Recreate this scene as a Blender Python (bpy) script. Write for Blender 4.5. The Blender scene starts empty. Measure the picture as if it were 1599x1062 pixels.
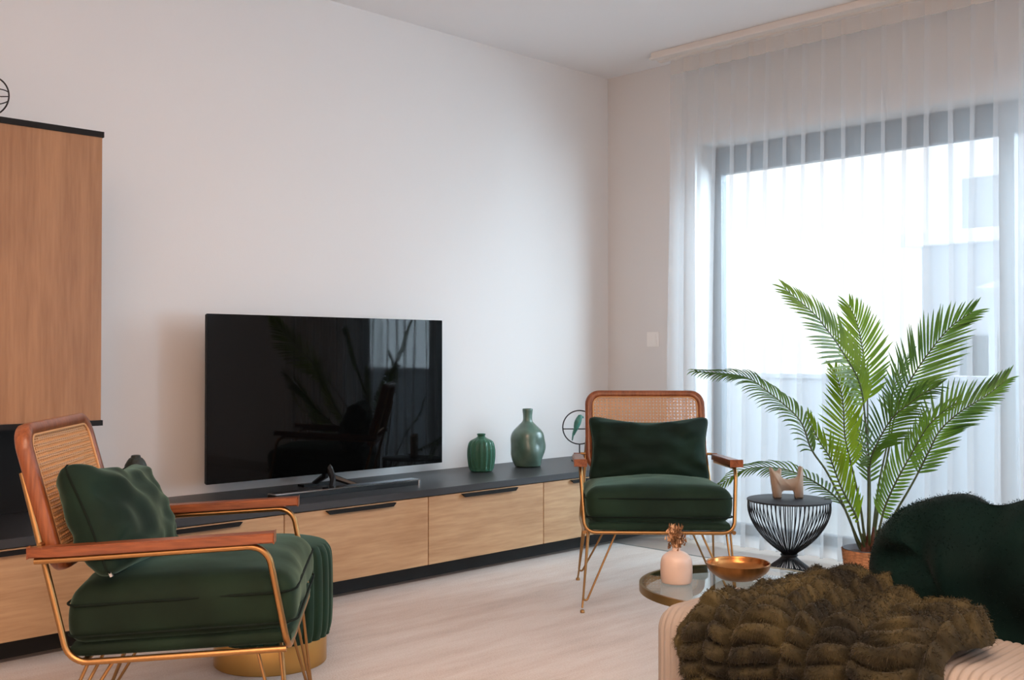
import bpy, bmesh, math, random
import numpy as np
from mathutils import Vector, Matrix, noise

random.seed(7)
C = bpy.context.scene.collection
PI = math.pi
sc = bpy.context.scene

# ------------------------------------------------------------------ camera
cam_data = bpy.data.cameras.new('camera')
cam_data.lens = 37.036
cam_data.sensor_width = 36.0
cam_data.clip_start = 0.02
cam = bpy.data.objects.new('camera', cam_data)
C.objects.link(cam)
cam.location = (0, 0, 1.0)
cam.rotation_euler = (math.radians(90 + 0.752), 0, math.radians(45.3 - 90))
sc.camera = cam

# ------------------------------------------------------------------ light and exposure
sc.view_settings.view_transform = 'Standard'
sc.view_settings.look = 'None'
sc.view_settings.gamma = 1
sc.view_settings.use_curve_mapping = False
sc.view_settings.exposure = 1.58
sc.cycles.use_denoising = True
sc.cycles.max_bounces = 10
sc.cycles.diffuse_bounces = 5
sc.cycles.glossy_bounces = 4
sc.cycles.transmission_bounces = 8
sc.cycles.transparent_max_bounces = 32
sc.cycles.sample_clamp_indirect = 8
sc.cycles.caustics_reflective = False
sc.cycles.caustics_refractive = False

world = bpy.data.worlds.new('overcast_sky')
sc.world = world
world.use_nodes = True
bg = world.node_tree.nodes['Background']
bg.inputs[0].default_value = (0.93, 0.97, 1.0, 1)
bg.inputs[1].default_value = 0.60

def area_light(name, loc, rot, sx, sy, power, col, portal=False):
    l = bpy.data.lights.new(name, 'AREA')
    l.shape = 'RECTANGLE'; l.size = sx; l.size_y = sy
    l.energy = power; l.color = col
    if portal: l.cycles.is_portal = True
    o = bpy.data.objects.new(name, l); C.objects.link(o)
    o.location = loc; o.rotation_euler = rot
    return o
sun = bpy.data.lights.new('hazy_daylight', 'SUN'); sun.energy = 6.6; sun.angle = math.radians(75); sun.color = (0.66, 0.85, 1.0)
sun_o = bpy.data.objects.new('hazy_daylight', sun); C.objects.link(sun_o); sun_o.location = (9, 0, 5)
sun_o.rotation_euler = Vector((-.74, .66, -.06)).to_track_quat('-Z', 'Y').to_euler()
# added cool fill light, unseen behind the viewer, tilted up towards the ceiling
area_light('added_cool_fill', (4.81, -2.2, 1.2), (0, math.radians(112), 0), 2.0, 1.8, 70, (0.62, 0.82, 1.0))
# warm ceiling lights of the room behind the viewer
area_light('ceiling_lamp_light', (0.2, 0.3, 2.55), (0, 0, 0), 1.6, 1.6, 27, (1.0, 0.66, 0.46))
area_light('ceiling_lamp_light', (-1.6, -1.4, 2.55), (0, 0, 0), 1.6, 1.6, 44, (1.0, 0.62, 0.42))

# ------------------------------------------------------------------ helpers
def tag(o, label=None, cat=None, group=None, kind=None):
    if label: o['label'] = label
    if cat: o['category'] = cat
    if group: o['group'] = group
    if kind: o['kind'] = kind
    return o

def empty(name, loc=(0, 0, 0), rz=0.0):
    o = bpy.data.objects.new(name, None); C.objects.link(o)
    o.location = loc; o.rotation_euler = (0, 0, rz)
    o.empty_display_size = 0.05
    return o

class MB:
    """collects verts / faces in lists, then links them as one mesh"""
    def __init__(s): s.v = []; s.f = []
    def add(s, vs, fs):
        n = len(s.v); s.v += [tuple(p) for p in vs]; s.f += [tuple(i + n for i in f) for f in fs]; return s
    def box(s, x0, y0, z0, x1, y1, z1):
        vs = [(x0,y0,z0),(x1,y0,z0),(x1,y1,z0),(x0,y1,z0),(x0,y0,z1),(x1,y0,z1),(x1,y1,z1),(x0,y1,z1)]
        return s.add(vs, [(3,2,1,0),(4,5,6,7),(0,1,5,4),(1,2,6,5),(2,3,7,6),(3,0,4,7)])
    def tube(s, pts, r, n=10, closed=False, caps=True, r2=None):
        pts = [Vector(p) for p in pts]
        m = len(pts)
        T = []
        for i in range(m):
            if closed: a, b = pts[i-1], pts[(i+1) % m]
            else: a, b = pts[max(i-1, 0)], pts[min(i+1, m-1)]
            T.append((b-a).normalized())
        up = Vector((0, 0, 1)) if abs(T[0].z) < 0.9 else Vector((1, 0, 0))
        N = (up - T[0]*up.dot(T[0])).normalized()
        vs = []
        for i in range(m):
            N = (N - T[i]*N.dot(T[i])).normalized()
            B = T[i].cross(N)
            ri = r[i] if isinstance(r, (list, tuple)) else r
            for k in range(n):
                a = 2*PI*k/n
                vs.append(pts[i] + N*(math.cos(a)*ri) + B*(math.sin(a)*(r2 or ri)))
        fs = []
        for i in range(m if closed else m-1):
            j = (i+1) % m
            for k in range(n):
                l = (k+1) % n
                fs.append((i*n+k, i*n+l, j*n+l, j*n+k))
        if caps and not closed:
            fs.append(tuple(range(n-1, -1, -1))); fs.append(tuple((m-1)*n+k for k in range(n)))
        return s.add(vs, fs)
    def lathe(s, prof, n=48, c=(0, 0, 0), rib=None):
        vs = []; fs = []
        m = len(prof)
        for (r, z) in prof:
            for k in range(n):
                a = 2*PI*k/n
                rr = r*(1 + (rib(a, z) if rib else 0))
                vs.append((c[0]+rr*math.cos(a), c[1]+rr*math.sin(a), c[2]+z))
        for i in range(m-1):
            for k in range(n):
                l = (k+1) % n
                fs.append((i*n+k, i*n+l, (i+1)*n+l, (i+1)*n+k))
        return s.add(vs, fs)
    def grid(s, P, wrap_u=False, wrap_v=False):
        """P[i][j] points"""
        a, b = len(P), len(P[0]); vs = [p for row in P for p in row]; fs = []
        for i in range(a if wrap_u else a-1):
            for j in range(b if wrap_v else b-1):
                i2, j2 = (i+1) % a, (j+1) % b
                fs.append((i*b+j, i2*b+j, i2*b+j2, i*b+j2))
        return s.add(vs, fs)
    def build(s, name, mat, parent=None, smooth=False, bevel=0, seg=2):
        me = bpy.data.meshes.new(name)
        me.from_pydata(s.v, [], s.f); me.update()
        if bevel or smooth:
            bm = bmesh.new(); bm.from_mesh(me)
            if bevel:
                ed = [e for e in bm.edges if len(e.link_faces) == 2 and e.calc_face_angle(0) > 0.7]
                bmesh.ops.bevel(bm, geom=ed, offset=bevel, segments=seg, affect='EDGES', clamp_overlap=True)
            bmesh.ops.recalc_face_normals(bm, faces=bm.faces)
            bm.to_mesh(me); bm.free()
        if smooth or bevel:
            for p in me.polygons: p.use_smooth = True
            me.set_sharp_from_angle(angle=math.radians(smooth if smooth > 1 else 40))
        me.materials.append(mat)
        o = bpy.data.objects.new(name, me); C.objects.link(o)
        if parent: o.parent = parent
        return o

def fillet(pts, rad, n=7):
    """round the inner corners of a polyline; rad: one radius or one per corner"""
    pts = [Vector(p) for p in pts]
    out = [pts[0]]
    for i in range(1, len(pts)-1):
        r = rad[i-1] if isinstance(rad, (list, tuple)) else rad
        p, a, b = pts[i], pts[i-1], pts[i+1]
        u = (a-p).normalized(); w = (b-p).normalized()
        ang = u.angle(w)
        if r <= 0 or ang > 3.1: out.append(p); continue
        d = min(r/math.tan(ang/2), (a-p).length*.49 if i > 1 else (a-p).length, (b-p).length*.49 if i < len(pts)-2 else (b-p).length)
        rr = d*math.tan(ang/2)
        c = p + (u+w).normalized()*(rr/math.sin(ang/2))
        s0 = p+u*d-c; s1 = p+w*d-c
        th = s0.angle(s1)
        for k in range(n+1):
            t = k/n
            out.append(c + (s0*math.sin((1-t)*th) + s1*math.sin(t*th))/math.sin(th))
    out.append(pts[-1])
    return out

def catmull(P, n=8):
    P = [Vector(p) for p in P]
    Q = [P[0]*2-P[1]] + P + [P[-1]*2-P[-2]]
    out = []
    for i in range(1, len(Q)-2):
        for k in range(n):
            t = k/n
            a, b, c, d = Q[i-1], Q[i], Q[i+1], Q[i+2]
            out.append(0.5*((2*b)+(c-a)*t+(2*a-5*b+4*c-d)*t*t+(3*b-a-3*c+d)*t**3))
    out.append(P[-1])
    return out

def softbox(w, d, h, r, n=14, dome=0.0, noise_amp=0.0, seed=0, under=0.0):
    """rounded, cushion like box centred on the origin"""
    bm = bmesh.new()
    bmesh.ops.create_cube(bm, size=2)
    bmesh.ops.subdivide_edges(bm, edges=bm.edges[:], cuts=n, use_grid_fill=True)
    for v in bm.verts:
        c = v.co
        # bring samples towards the edges
        q = Vector([math.sin(x*PI/2)*.35+x*.65 for x in c])
        p = Vector((q.x*w/2, q.y*d/2, q.z*h/2))
        inner = Vector((max(-w/2+r, min(w/2-r, p.x)), max(-d/2+r, min(d/2-r, p.y)), max(-h/2+r*.9, min(h/2-r*.9, p.z))))
        e = p-inner
        if e.length > 1e-9: p = inner + e.normalized()*r
        u, t = p.x/(w/2), p.y/(d/2)
        k = max(0, 1-u*u)*max(0, 1-t*t)
        if p.z > 0: p.z += dome*k**.6
        else: p.z -= under*k**.6
        # sides bulge a little
        zz = max(0, 1-(2*p.z/h)**2) if h else 0
        p.x *= 1+.018*zz; p.y *= 1+.018*zz
        if noise_amp:
            nn = noise.noise(Vector((p.x*7+seed, p.y*7, p.z*9)))*noise_amp + noise.noise(Vector((p.x*19+seed, p.y*19, p.z*19)))*noise_amp*.35
            p += (p.normalized())*nn
        v.co = p
    m = MB(); bm.verts.ensure_lookup_table()
    m.v = [tuple(v.co) for v in bm.verts]; m.f = [tuple(v.index for v in f.verts) for f in bm.faces]
    bm.free(); return m

def xform(m, M):
    m.v = [tuple(M @ Vector(p)) for p in m.v]; return m

# ------------------------------------------------------------------ materials
def lin(r, g, b):
    f = lambda c: (c/255/12.92) if c/255 <= .04045 else ((c/255+.055)/1.055)**2.4
    return (f(r), f(g), f(b), 1)

def mat(name, col, rough=.5, metal=0.0, spec=.5, sheen=0, bump=0, bscale=50, var=0, vscale=4, coat=0, stretch=None):
    m = bpy.data.materials.new(name); m.use_nodes = True
    nt = m.node_tree; b = nt.nodes['Principled BSDF']
    b.inputs['Base Color'].default_value = col
    b.inputs['Roughness'].default_value = rough
    b.inputs['Metallic'].default_value = metal
    b.inputs['Specular IOR Level'].default_value = spec
    if coat: b.inputs['Coat Weight'].default_value = coat; b.inputs['Coat Roughness'].default_value = .15
    if sheen:
        b.inputs['Sheen Weight'].default_value = sheen
        b.inputs['Sheen Roughness'].default_value = .35
    tc = nt.nodes.new('ShaderNodeTexCoord'); mp = nt.nodes.new('ShaderNodeMapping')
    nt.links.new(tc.outputs['Object'], mp.inputs[0])
    if stretch: mp.inputs['Scale'].default_value = stretch
    if var:
        nz = nt.nodes.new('ShaderNodeTexNoise'); nz.inputs['Scale'].default_value = vscale; nz.inputs['Detail'].default_value = 5
        rp = nt.nodes.new('ShaderNodeValToRGB')
        c = Vector(col[:3])
        rp.color_ramp.elements[0].position = .3; rp.color_ramp.elements[1].position = .7
        rp.color_ramp.elements[0].color = (*(c*(1-var)), 1); rp.color_ramp.elements[1].color = (*(c*(1+var)), 1)
        nt.links.new(mp.outputs[0], nz.inputs['Vector']); nt.links.new(nz.outputs['Fac'], rp.inputs[0])
        nt.links.new(rp.outputs[0], b.inputs['Base Color'])
        if sheen: b.inputs['Sheen Tint'].default_value = (.30, .48, .38, 1)
    if bump:
        n2 = nt.nodes.new('ShaderNodeTexNoise'); n2.inputs['Scale'].default_value = bscale; n2.inputs['Detail'].default_value = 4
        bp = nt.nodes.new('ShaderNodeBump'); bp.inputs['Strength'].default_value = bump; bp.inputs['Distance'].default_value = .01
        nt.links.new(mp.outputs[0], n2.inputs['Vector']); nt.links.new(n2.outputs['Fac'], bp.inputs['Height']); nt.links.new(bp.outputs[0], b.inputs['Normal'])
    return m

def wood(name, c1, c2, axis='x', rough=.45, scale=1.0, coat=0):
    """wood with long grain along one local axis"""
    m = bpy.data.materials.new(name); m.use_nodes = True
    nt = m.node_tree; b = nt.nodes['Principled BSDF']; b.inputs['Roughness'].default_value = rough
    if coat: b.inputs['Coat Weight'].default_value = coat
    tc = nt.nodes.new('ShaderNodeTexCoord'); mp = nt.nodes.new('ShaderNodeMapping')
    sc_ = {'x': (1.2, 14, 14), 'y': (14, 1.2, 14), 'z': (14, 14, 1.0)}[axis]
    mp.inputs['Scale'].default_value = [k*scale for k in sc_]
    n1 = nt.nodes.new('ShaderNodeTexNoise'); n1.inputs['Scale'].default_value = 1.6; n1.inputs['Detail'].default_value = 8; n1.inputs['Distortion'].default_value = .6
    n2 = nt.nodes.new('ShaderNodeTexNoise'); n2.inputs['Scale'].default_value = 7; n2.inputs['Detail'].default_value = 6
    mx = nt.nodes.new('ShaderNodeMix'); mx.inputs[0].default_value = .45
    rp = nt.nodes.new('ShaderNodeValToRGB'); rp.color_ramp.elements[0].position = .36; rp.color_ramp.elements[1].position = .64
    rp.color_ramp.elements[0].color = c1; rp.color_ramp.elements[1].color = c2
    L = nt.links.new
    L(tc.outputs['Object'], mp.inputs[0]); L(mp.outputs[0], n1.inputs['Vector']); L(mp.outputs[0], n2.inputs['Vector'])
    L(n1.outputs['Fac'], mx.inputs[2]); L(n2.outputs['Fac'], mx.inputs[3]); L(mx.outputs[0], rp.inputs[0]); L(rp.outputs[0], b.inputs['Base Color'])
    bp = nt.nodes.new('ShaderNodeBump'); bp.inputs['Strength'].default_value = .12; bp.inputs['Distance'].default_value = .003
    L(mx.outputs[0], bp.inputs['Height']); L(bp.outputs[0], b.inputs['Normal'])
    return m

M = {}
M['wall'] = mat('wall_paint', (.76, .75, .74, 1), .85, bump=.03, bscale=160)
M['ceiling'] = mat('ceiling_paint', (.90, .89, .89, 1), .9)
M['base'] = mat('baseboard_tile', lin(176, 168, 162), .4)
M['oak_h'] = wood('light_oak_flat', lin(172, 134, 96), lin(196, 160, 120), 'x', .5)
M['oak_v'] = wood('light_oak_upright', lin(140, 98, 62), lin(164, 120, 80), 'z', .5)
M['black'] = mat('black_laminate', lin(24, 22, 21), .6, spec=.2)
M['plinth'] = mat('dark_plinth', lin(44, 42, 39), .6)
M['worktop'] = mat('anthracite_laminate', lin(52, 52, 54), .38, spec=.5)
M['walnut'] = wood('reddish_walnut', lin(112, 58, 32), lin(156, 90, 52), 'y', .35, 2.2, coat=.15)
M['walnut_z'] = wood('reddish_walnut_upright', lin(114, 60, 32), lin(158, 92, 52), 'z', .35, 2.0, coat=.15)
M['brass'] = mat('brushed_brass', lin(172, 132, 86), .36, 1.0)
M['brass_dark'] = mat('antique_brass', lin(150, 128, 84), .35, 1.0)
M['brass_base'] = mat('gold_steel', lin(200, 160, 96), .3, 1.0)
M['cane'] = mat('rattan_cane', lin(212, 162, 112), .55)
M['velvet'] = mat('green_velvet', lin(24, 42, 30), .8, spec=.2, sheen=.55, var=.55, vscale=4, bump=.12, bscale=9)
M['velvet_l'] = mat('green_velvet_pillow', lin(18, 38, 30), .8, spec=.2, sheen=.6, var=.5, vscale=5)
M['velvet_p'] = mat('bottle_green_velvet', lin(14, 44, 28), .7, spec=.3, sheen=.5, var=.3, vscale=6)
M['piping'] = mat('dark_green_piping', lin(10, 24, 18), .8, spec=.2)
M['tv'] = mat('glossy_screen', (.002, .002, .002, 1), .03, spec=.18)
M['tvbody'] = mat('black_plastic', lin(20, 20, 21), .35)
M['chrome'] = mat('chrome', lin(215, 218, 222), .12, 1.0)
M['darkmetal'] = mat('black_wire', lin(30, 31, 36), .4, .6)
M['table_top'] = mat('dark_grey_top', lin(48, 52, 58), .55, spec=.3)
M['ceramic_p'] = mat('blush_ceramic', lin(212, 190, 176), .35, var=.06, vscale=12)
M['ceramic_c'] = mat('matt_beige_ceramic', lin(190, 168, 150), .7, var=.12, vscale=14, bump=.15, bscale=60)
M['ceramic_f'] = mat('dark_feet_glaze', lin(70, 60, 54), .6)
M['teal'] = mat('sage_glaze', lin(88, 114, 102), .22, var=.3, vscale=9, coat=.4, bump=.2, bscale=12)
M['bird'] = mat('verdigris_bird', lin(70, 128, 116), .5, var=.25, vscale=40)
M['ring'] = mat('dark_ring', lin(48, 46, 46), .5, .3)
M['jar'] = mat('dark_textured_glaze', lin(44, 50, 44), .5, var=.4, vscale=40, bump=.5, bscale=60)
M['bowl'] = mat('bronze_gold_bowl', lin(180, 122, 72), .25, 1.0, var=.2, vscale=20)
M['bowl_out'] = mat('aged_bronze', lin(150, 100, 58), .3, 1.0, var=.4, vscale=30, stretch=(1, 1, .15))
M['switch'] = mat('white_plastic', lin(242, 240, 237), .4)
M['frame'] = mat('anthracite_aluminium', lin(84, 92, 100), .4)
M['track'] = mat('white_track', lin(236, 230, 224), .4)
M['soil'] = mat('potting_moss', lin(70, 50, 38), .95, bump=.8, bscale=60)
M['basket'] = mat('woven_seagrass', lin(184, 128, 88), .8, var=.3, vscale=60)
M['liner'] = mat('grey_liner', lin(120, 122, 128), .5)
M['trunk'] = mat('palm_sheath', lin(96, 58, 42), .8, var=.4, vscale=50)
M['cord'] = mat('beige_corduroy', lin(140, 133, 127), .9, sheen=.1, var=.08, vscale=8)
M['dry'] = mat('dried_flower', lin(120, 86, 56), .9, var=.4, vscale=60)
M['dry_l'] = mat('dried_grass_pale', lin(208, 168, 132), .9)
M['metalzip'] = mat('zip_metal', lin(190, 190, 190), .3, 1)
M['render'] = mat('neighbour_render', lin(232, 236, 242), .9)
M['render_d'] = mat('neighbour_grey', lin(168, 176, 186), .9)
M['slab'] = mat('balcony_tiles', lin(170, 172, 172), .8)
M['parapet'] = mat('balcony_parapet', lin(196, 204, 214), .9)
M['bush'] = mat('far_foliage', lin(110, 122, 116), .9)
M['lampglass'] = mat('opal_diffuser', (.8, .78, .74, 1), .5)

def glass(name, tint, refl=.08, rough=.0):
    m = bpy.data.materials.new(name); m.use_nodes = True; nt = m.node_tree
    for n in list(nt.nodes): nt.nodes.remove(n)
    o = nt.nodes.new('ShaderNodeOutputMaterial'); t = nt.nodes.new('ShaderNodeBsdfTransparent'); t.inputs[0].default_value = tint
    g = nt.nodes.new('ShaderNodeBsdfGlossy'); g.inputs['Roughness'].default_value = rough
    mx = nt.nodes.new('ShaderNodeMixShader'); fr = nt.nodes.new('ShaderNodeFresnel'); fr.inputs[0].default_value = 1.5
    L = nt.links.new
    ge = nt.nodes.new('ShaderNodeNewGeometry'); inv = nt.nodes.new('ShaderNodeMath'); inv.operation = 'SUBTRACT'; inv.inputs[0].default_value = 1
    mul = nt.nodes.new('ShaderNodeMath'); mul.operation = 'MULTIPLY'
    L(ge.outputs['Backfacing'], inv.inputs[1]); L(inv.outputs[0], mul.inputs[0]); L(fr.outputs[0], mul.inputs[1])
    L(mul.outputs[0], mx.inputs[0]); L(t.outputs[0], mx.inputs[1]); L(g.outputs[0], mx.inputs[2]); L(mx.outputs[0], o.inputs[0])
    return m
M['pane'] = glass('window_glass', (.97, .98, .98, 1))
M['tabglass'] = glass('clear_table_glass', (.82, .88, .87, 1))

def green_glass():
    m = bpy.data.materials.new('green_bottle_glass'); m.use_nodes = True; b = m.node_tree.nodes['Principled BSDF']
    b.inputs['Base Color'].default_value = lin(84, 142, 116); b.inputs['Roughness'].default_value = .08
    b.inputs['Transmission Weight'].default_value = .55; b.inputs['IOR'].default_value = 1.3
    return m
M['gglass'] = green_glass()

def sheer(name, open_, col=(.93, .95, .97, 1)):
    m = bpy.data.materials.new(name); m.use_nodes = True; nt = m.node_tree
    for n in list(nt.nodes): nt.nodes.remove(n)
    o = nt.nodes.new('ShaderNodeOutputMaterial'); t = nt.nodes.new('ShaderNodeBsdfTransparent')
    tr = nt.nodes.new('ShaderNodeBsdfTranslucent'); tr.inputs[0].default_value = col
    d = nt.nodes.new('ShaderNodeBsdfDiffuse'); d.inputs[0].default_value = col
    m1 = nt.nodes.new('ShaderNodeMixShader'); m1.inputs[0].default_value = .45
    m2 = nt.nodes.new('ShaderNodeMixShader'); m2.inputs[0].default_value = 1-open_
    L = nt.links.new
    L(tr.outputs[0], m1.inputs[1]); L(d.outputs[0], m1.inputs[2]); L(t.outputs[0], m2.inputs[1]); L(m1.outputs[0], m2.inputs[2]); L(m2.outputs[0], o.inputs[0])
    return m
M['sheer'] = sheer('white_voile', .66, (.80, .82, .84, 1))
M['tape'] = sheer('curtain_heading_fabric', .12, (.86, .83, .80, 1))

def leafmat(name, c1, c2, t1, t2):
    m = bpy.data.materials.new(name); m.use_nodes = True; nt = m.node_tree
    b = nt.nodes['Principled BSDF']; b.inputs['Roughness'].default_value = .4
    o = nt.nodes['Material Output']
    tr = nt.nodes.new('ShaderNodeBsdfTranslucent'); mx = nt.nodes.new('ShaderNodeMixShader'); mx.inputs[0].default_value = .40
    tc = nt.nodes.new('ShaderNodeTexCoord'); nz = nt.nodes.new('ShaderNodeTexNoise'); nz.inputs['Scale'].default_value = 5
    rp = nt.nodes.new('ShaderNodeValToRGB'); rp.color_ramp.elements[0].position = .35; rp.color_ramp.elements[1].position = .65
    rp.color_ramp.elements[0].color = c1; rp.color_ramp.elements[1].color = c2
    r2 = nt.nodes.new('ShaderNodeValToRGB'); r2.color_ramp.elements[0].color = t1; r2.color_ramp.elements[1].color = t2
    L = nt.links.new
    L(tc.outputs['Object'], nz.inputs['Vector']); L(nz.outputs['Fac'], rp.inputs[0]); L(rp.outputs[0], b.inputs['Base Color'])
    L(nz.outputs['Fac'], r2.inputs[0]); L(r2.outputs[0], tr.inputs[0])
    L(b.outputs[0], mx.inputs[1]); L(tr.outputs[0], mx.inputs[2]); L(mx.outputs[0], o.inputs[0])
    return m
M['leaf'] = leafmat('palm_leaf', lin(44, 72, 44), lin(84, 114, 52), lin(84, 122, 38), lin(128, 164, 44))
M['leaf_backlit'] = leafmat('backlit_palm_leaf', lin(70, 104, 36), lin(118, 150, 44), lin(128, 170, 26), lin(176, 208, 40))  # yellower, brighter leaf; part of the backlight is put into its colour
M['stem'] = mat('palm_stem', lin(72, 84, 50), .5, var=.3, vscale=10)

def tilemat():
    m = bpy.data.materials.new('floor_tiles'); m.use_nodes = True; nt = m.node_tree; b = nt.nodes['Principled BSDF']
    tc = nt.nodes.new('ShaderNodeTexCoord'); br = nt.nodes.new('ShaderNodeTexBrick')
    br.inputs['Scale'].default_value = 1; br.offset = 0; br.inputs['Brick Width'].default_value = .6; br.inputs['Row Height'].default_value = .6
    br.inputs['Mortar Size'].default_value = .0025; br.inputs['Color1'].default_value = lin(186, 172, 162); br.inputs['Color2'].default_value = lin(180, 167, 158)
    br.inputs['Mortar'].default_value = lin(160, 148, 140)
    nz = nt.nodes.new('ShaderNodeTexNoise'); nz.inputs['Scale'].default_value = 6; nz.inputs['Detail'].default_value = 6
    mx = nt.nodes.new('ShaderNodeMix'); mx.data_type = 'RGBA'; mx.blend_type = 'MULTIPLY'; mx.inputs[0].default_value = .15
    L = nt.links.new
    L(tc.outputs['Object'], br.inputs['Vector']); L(tc.outputs['Object'], nz.inputs['Vector'])
    L(br.outputs['Color'], mx.inputs[6]); L(nz.outputs['Color'], mx.inputs[7]); L(mx.outputs[2], b.inputs['Base Color'])
    b.inputs['Roughness'].default_value = .42
    return m
M['floor'] = tilemat()

def rugmat():
    m = bpy.data.materials.new('woven_rug'); m.use_nodes = True; nt = m.node_tree; b = nt.nodes['Principled BSDF']
    b.inputs['Roughness'].default_value = .95; b.inputs['Sheen Weight'].default_value = .2
    tc = nt.nodes.new('ShaderNodeTexCoord'); L = nt.links.new
    mp = nt.nodes.new('ShaderNodeMapping'); mp.inputs['Scale'].default_value = (.9, 5, 1); mp.inputs['Rotation'].default_value = (0, 0, .05)
    n1 = nt.nodes.new('ShaderNodeTexNoise'); n1.inputs['Scale'].default_value = 1.4; n1.inputs['Detail'].default_value = 9; n1.inputs['Roughness'].default_value = .7
    n2 = nt.nodes.new('ShaderNodeTexNoise'); n2.inputs['Scale'].default_value = 170; n2.inputs['Detail'].default_value = 2
    r1 = nt.nodes.new('ShaderNodeValToRGB')
    e = r1.color_ramp.elements; e[0].position = .36; e[1].position = .60
    e[0].color = lin(204, 190, 180); e[1].color = lin(224, 214, 206)
    k = e.new(.46); k.color = lin(214, 200, 190)
    mx = nt.nodes.new('ShaderNodeMix'); mx.data_type = 'RGBA'; mx.blend_type = 'OVERLAY'; mx.inputs[0].default_value = .35
    L(tc.outputs['Object'], mp.inputs[0]); L(mp.outputs[0], n1.inputs['Vector']); L(tc.outputs['Object'], n2.inputs['Vector'])
    L(n1.outputs['Fac'], r1.inputs[0]); L(r1.outputs[0], mx.inputs[6]); L(n2.outputs['Fac'], mx.inputs[7]); L(mx.outputs[2], b.inputs['Base Color'])
    bp = nt.nodes.new('ShaderNodeBump'); bp.inputs['Strength'].default_value = .5; bp.inputs['Distance'].default_value = .004
    L(n2.outputs['Fac'], bp.inputs['Height']); L(bp.outputs[0], b.inputs['Normal'])
    return m
M['rug'] = rugmat()

def furmat(name, dark, light, scale=30, sheen=.08, spec=.15):
    m = bpy.data.materials.new(name); m.use_nodes = True; nt = m.node_tree; b = nt.nodes['Principled BSDF']
    b.inputs['Roughness'].default_value = .65; b.inputs['Sheen Weight'].default_value = sheen; b.inputs['Specular IOR Level'].default_value = spec
    tc = nt.nodes.new('ShaderNodeTexCoord'); nz = nt.nodes.new('ShaderNodeTexNoise'); nz.inputs['Scale'].default_value = scale; nz.inputs['Detail'].default_value = 5
    rp = nt.nodes.new('ShaderNodeValToRGB'); rp.color_ramp.elements[0].position = .38; rp.color_ramp.elements[1].position = .66
    rp.color_ramp.elements[0].color = dark; rp.color_ramp.elements[1].color = light
    L = nt.links.new
    L(tc.outputs['Object'], nz.inputs['Vector']); L(nz.outputs['Fac'], rp.inputs[0]); L(rp.outputs[0], b.inputs['Base Color'])
    return m
M['fur'] = furmat('olive_brown_fur', lin(22, 21, 12), lin(68, 62, 38), 14)
M['plush'] = furmat('dark_green_plush', lin(4, 15, 15), lin(9, 30, 28), 5, .02, .03)

# ------------------------------------------------------------------ room shell
YW, XW, ZC = 4.066, 4.83, 2.645
XB, YB = -2.6, -3.4
def struct(name, m, material, bevel=0):
    return tag(m.build(name, material, bevel=bevel), kind='structure')
FZ = -.008
struct('floor', MB().box(XB, YB, -.1, XW+.25, YW+.2, FZ), M['floor'])
struct('ceiling', MB().box(XB, YB, ZC, XW+.25, YW+.2, ZC+.15), M['ceiling'])
struct('wall_back', MB().box(XB-.2, YW, FZ, XW+.25, YW+.2, ZC), M['wall'])
struct('wall_left', MB().box(XB-.2, YB, 0, XB, YW, ZC), M['wall'])
struct('wall_front', MB().box(XB-.2, YB-.2, 0, XW+.25, YB, ZC), M['wall'])
WY0, WY1, WZ = .93, 3.436, 2.162
struct('wall_right', MB().box(XW, WY1, FZ, XW+.25, YW, ZC).box(XW, -1.2, FZ, XW+.25, WY0, ZC).box(XW, YB, FZ, XW+.25, -3.2, ZC).box(XW, WY0, WZ, XW+.25, WY1, ZC).box(XW, -3.2, 2.25, XW+.25, -1.2, ZC), M['wall'])
struct('baseboard_right', MB().box(XW-.012, WY1+.0, FZ, XW, YW, .075).box(XW-.012, -1.2, FZ, XW, WY0, .075), M['base'], .003)
struct('baseboard_back', MB().box(4.42, YW-.012, FZ, XW-.012, YW, .075), M['base'], .003)
# sliding door to the balcony
w = MB()
X0, X1 = 5.0, 5.06
w.box(X0, WY0, 2.012, X1, WY1, WZ)
w.box(X0, WY1-.054, 0, X1, WY1, 2.012).box(X0, WY0, 0, X1, WY0+.054, 2.012)
w.box(X0, WY0+.054, 0, X1, WY1-.054, .06)
w.box(X0-.02, 1.79, .06, X1, 1.858, 2.012)
win = struct('window_1', w, M['frame'], .003)
g = MB().box(5.02, 1.858, .06, 5.032, WY1-.054, 2.012); g.build('pane', M['pane'], win)
g = MB().box(5.03, WY0+.054, .06, 5.042, 1.79, 2.012); g.build('pane', M['pane'], win)
MB().box(4.985, 1.80, .95, 4.997, 1.815, 1.12).build('handle', M['chrome'], win, bevel=.002)

w2 = struct('added_window', MB().box(4.86, -3.2, FZ, 4.92, -3.14, 2.25).box(4.86, -1.26, FZ, 4.92, -1.2, 2.25).box(4.86, -3.14, FZ, 4.92, -1.26, .06).box(4.86, -3.14, 2.19, 4.92, -1.26, 2.25).box(4.86, -2.23, .06, 4.92, -2.17, 2.19), M['frame'])  # unseen window, added as a surround for the cool fill light
MB().box(4.885, -3.14, .06, 4.895, -1.26, 2.19).build('pane', M['pane'], w2)
MB().box(4.93, -3.2, FZ, 4.95, -1.2, 2.25).build('sun_blocker', M['render'], w2)  # opaque sheet added to keep the sun out of this unseen opening

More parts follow.
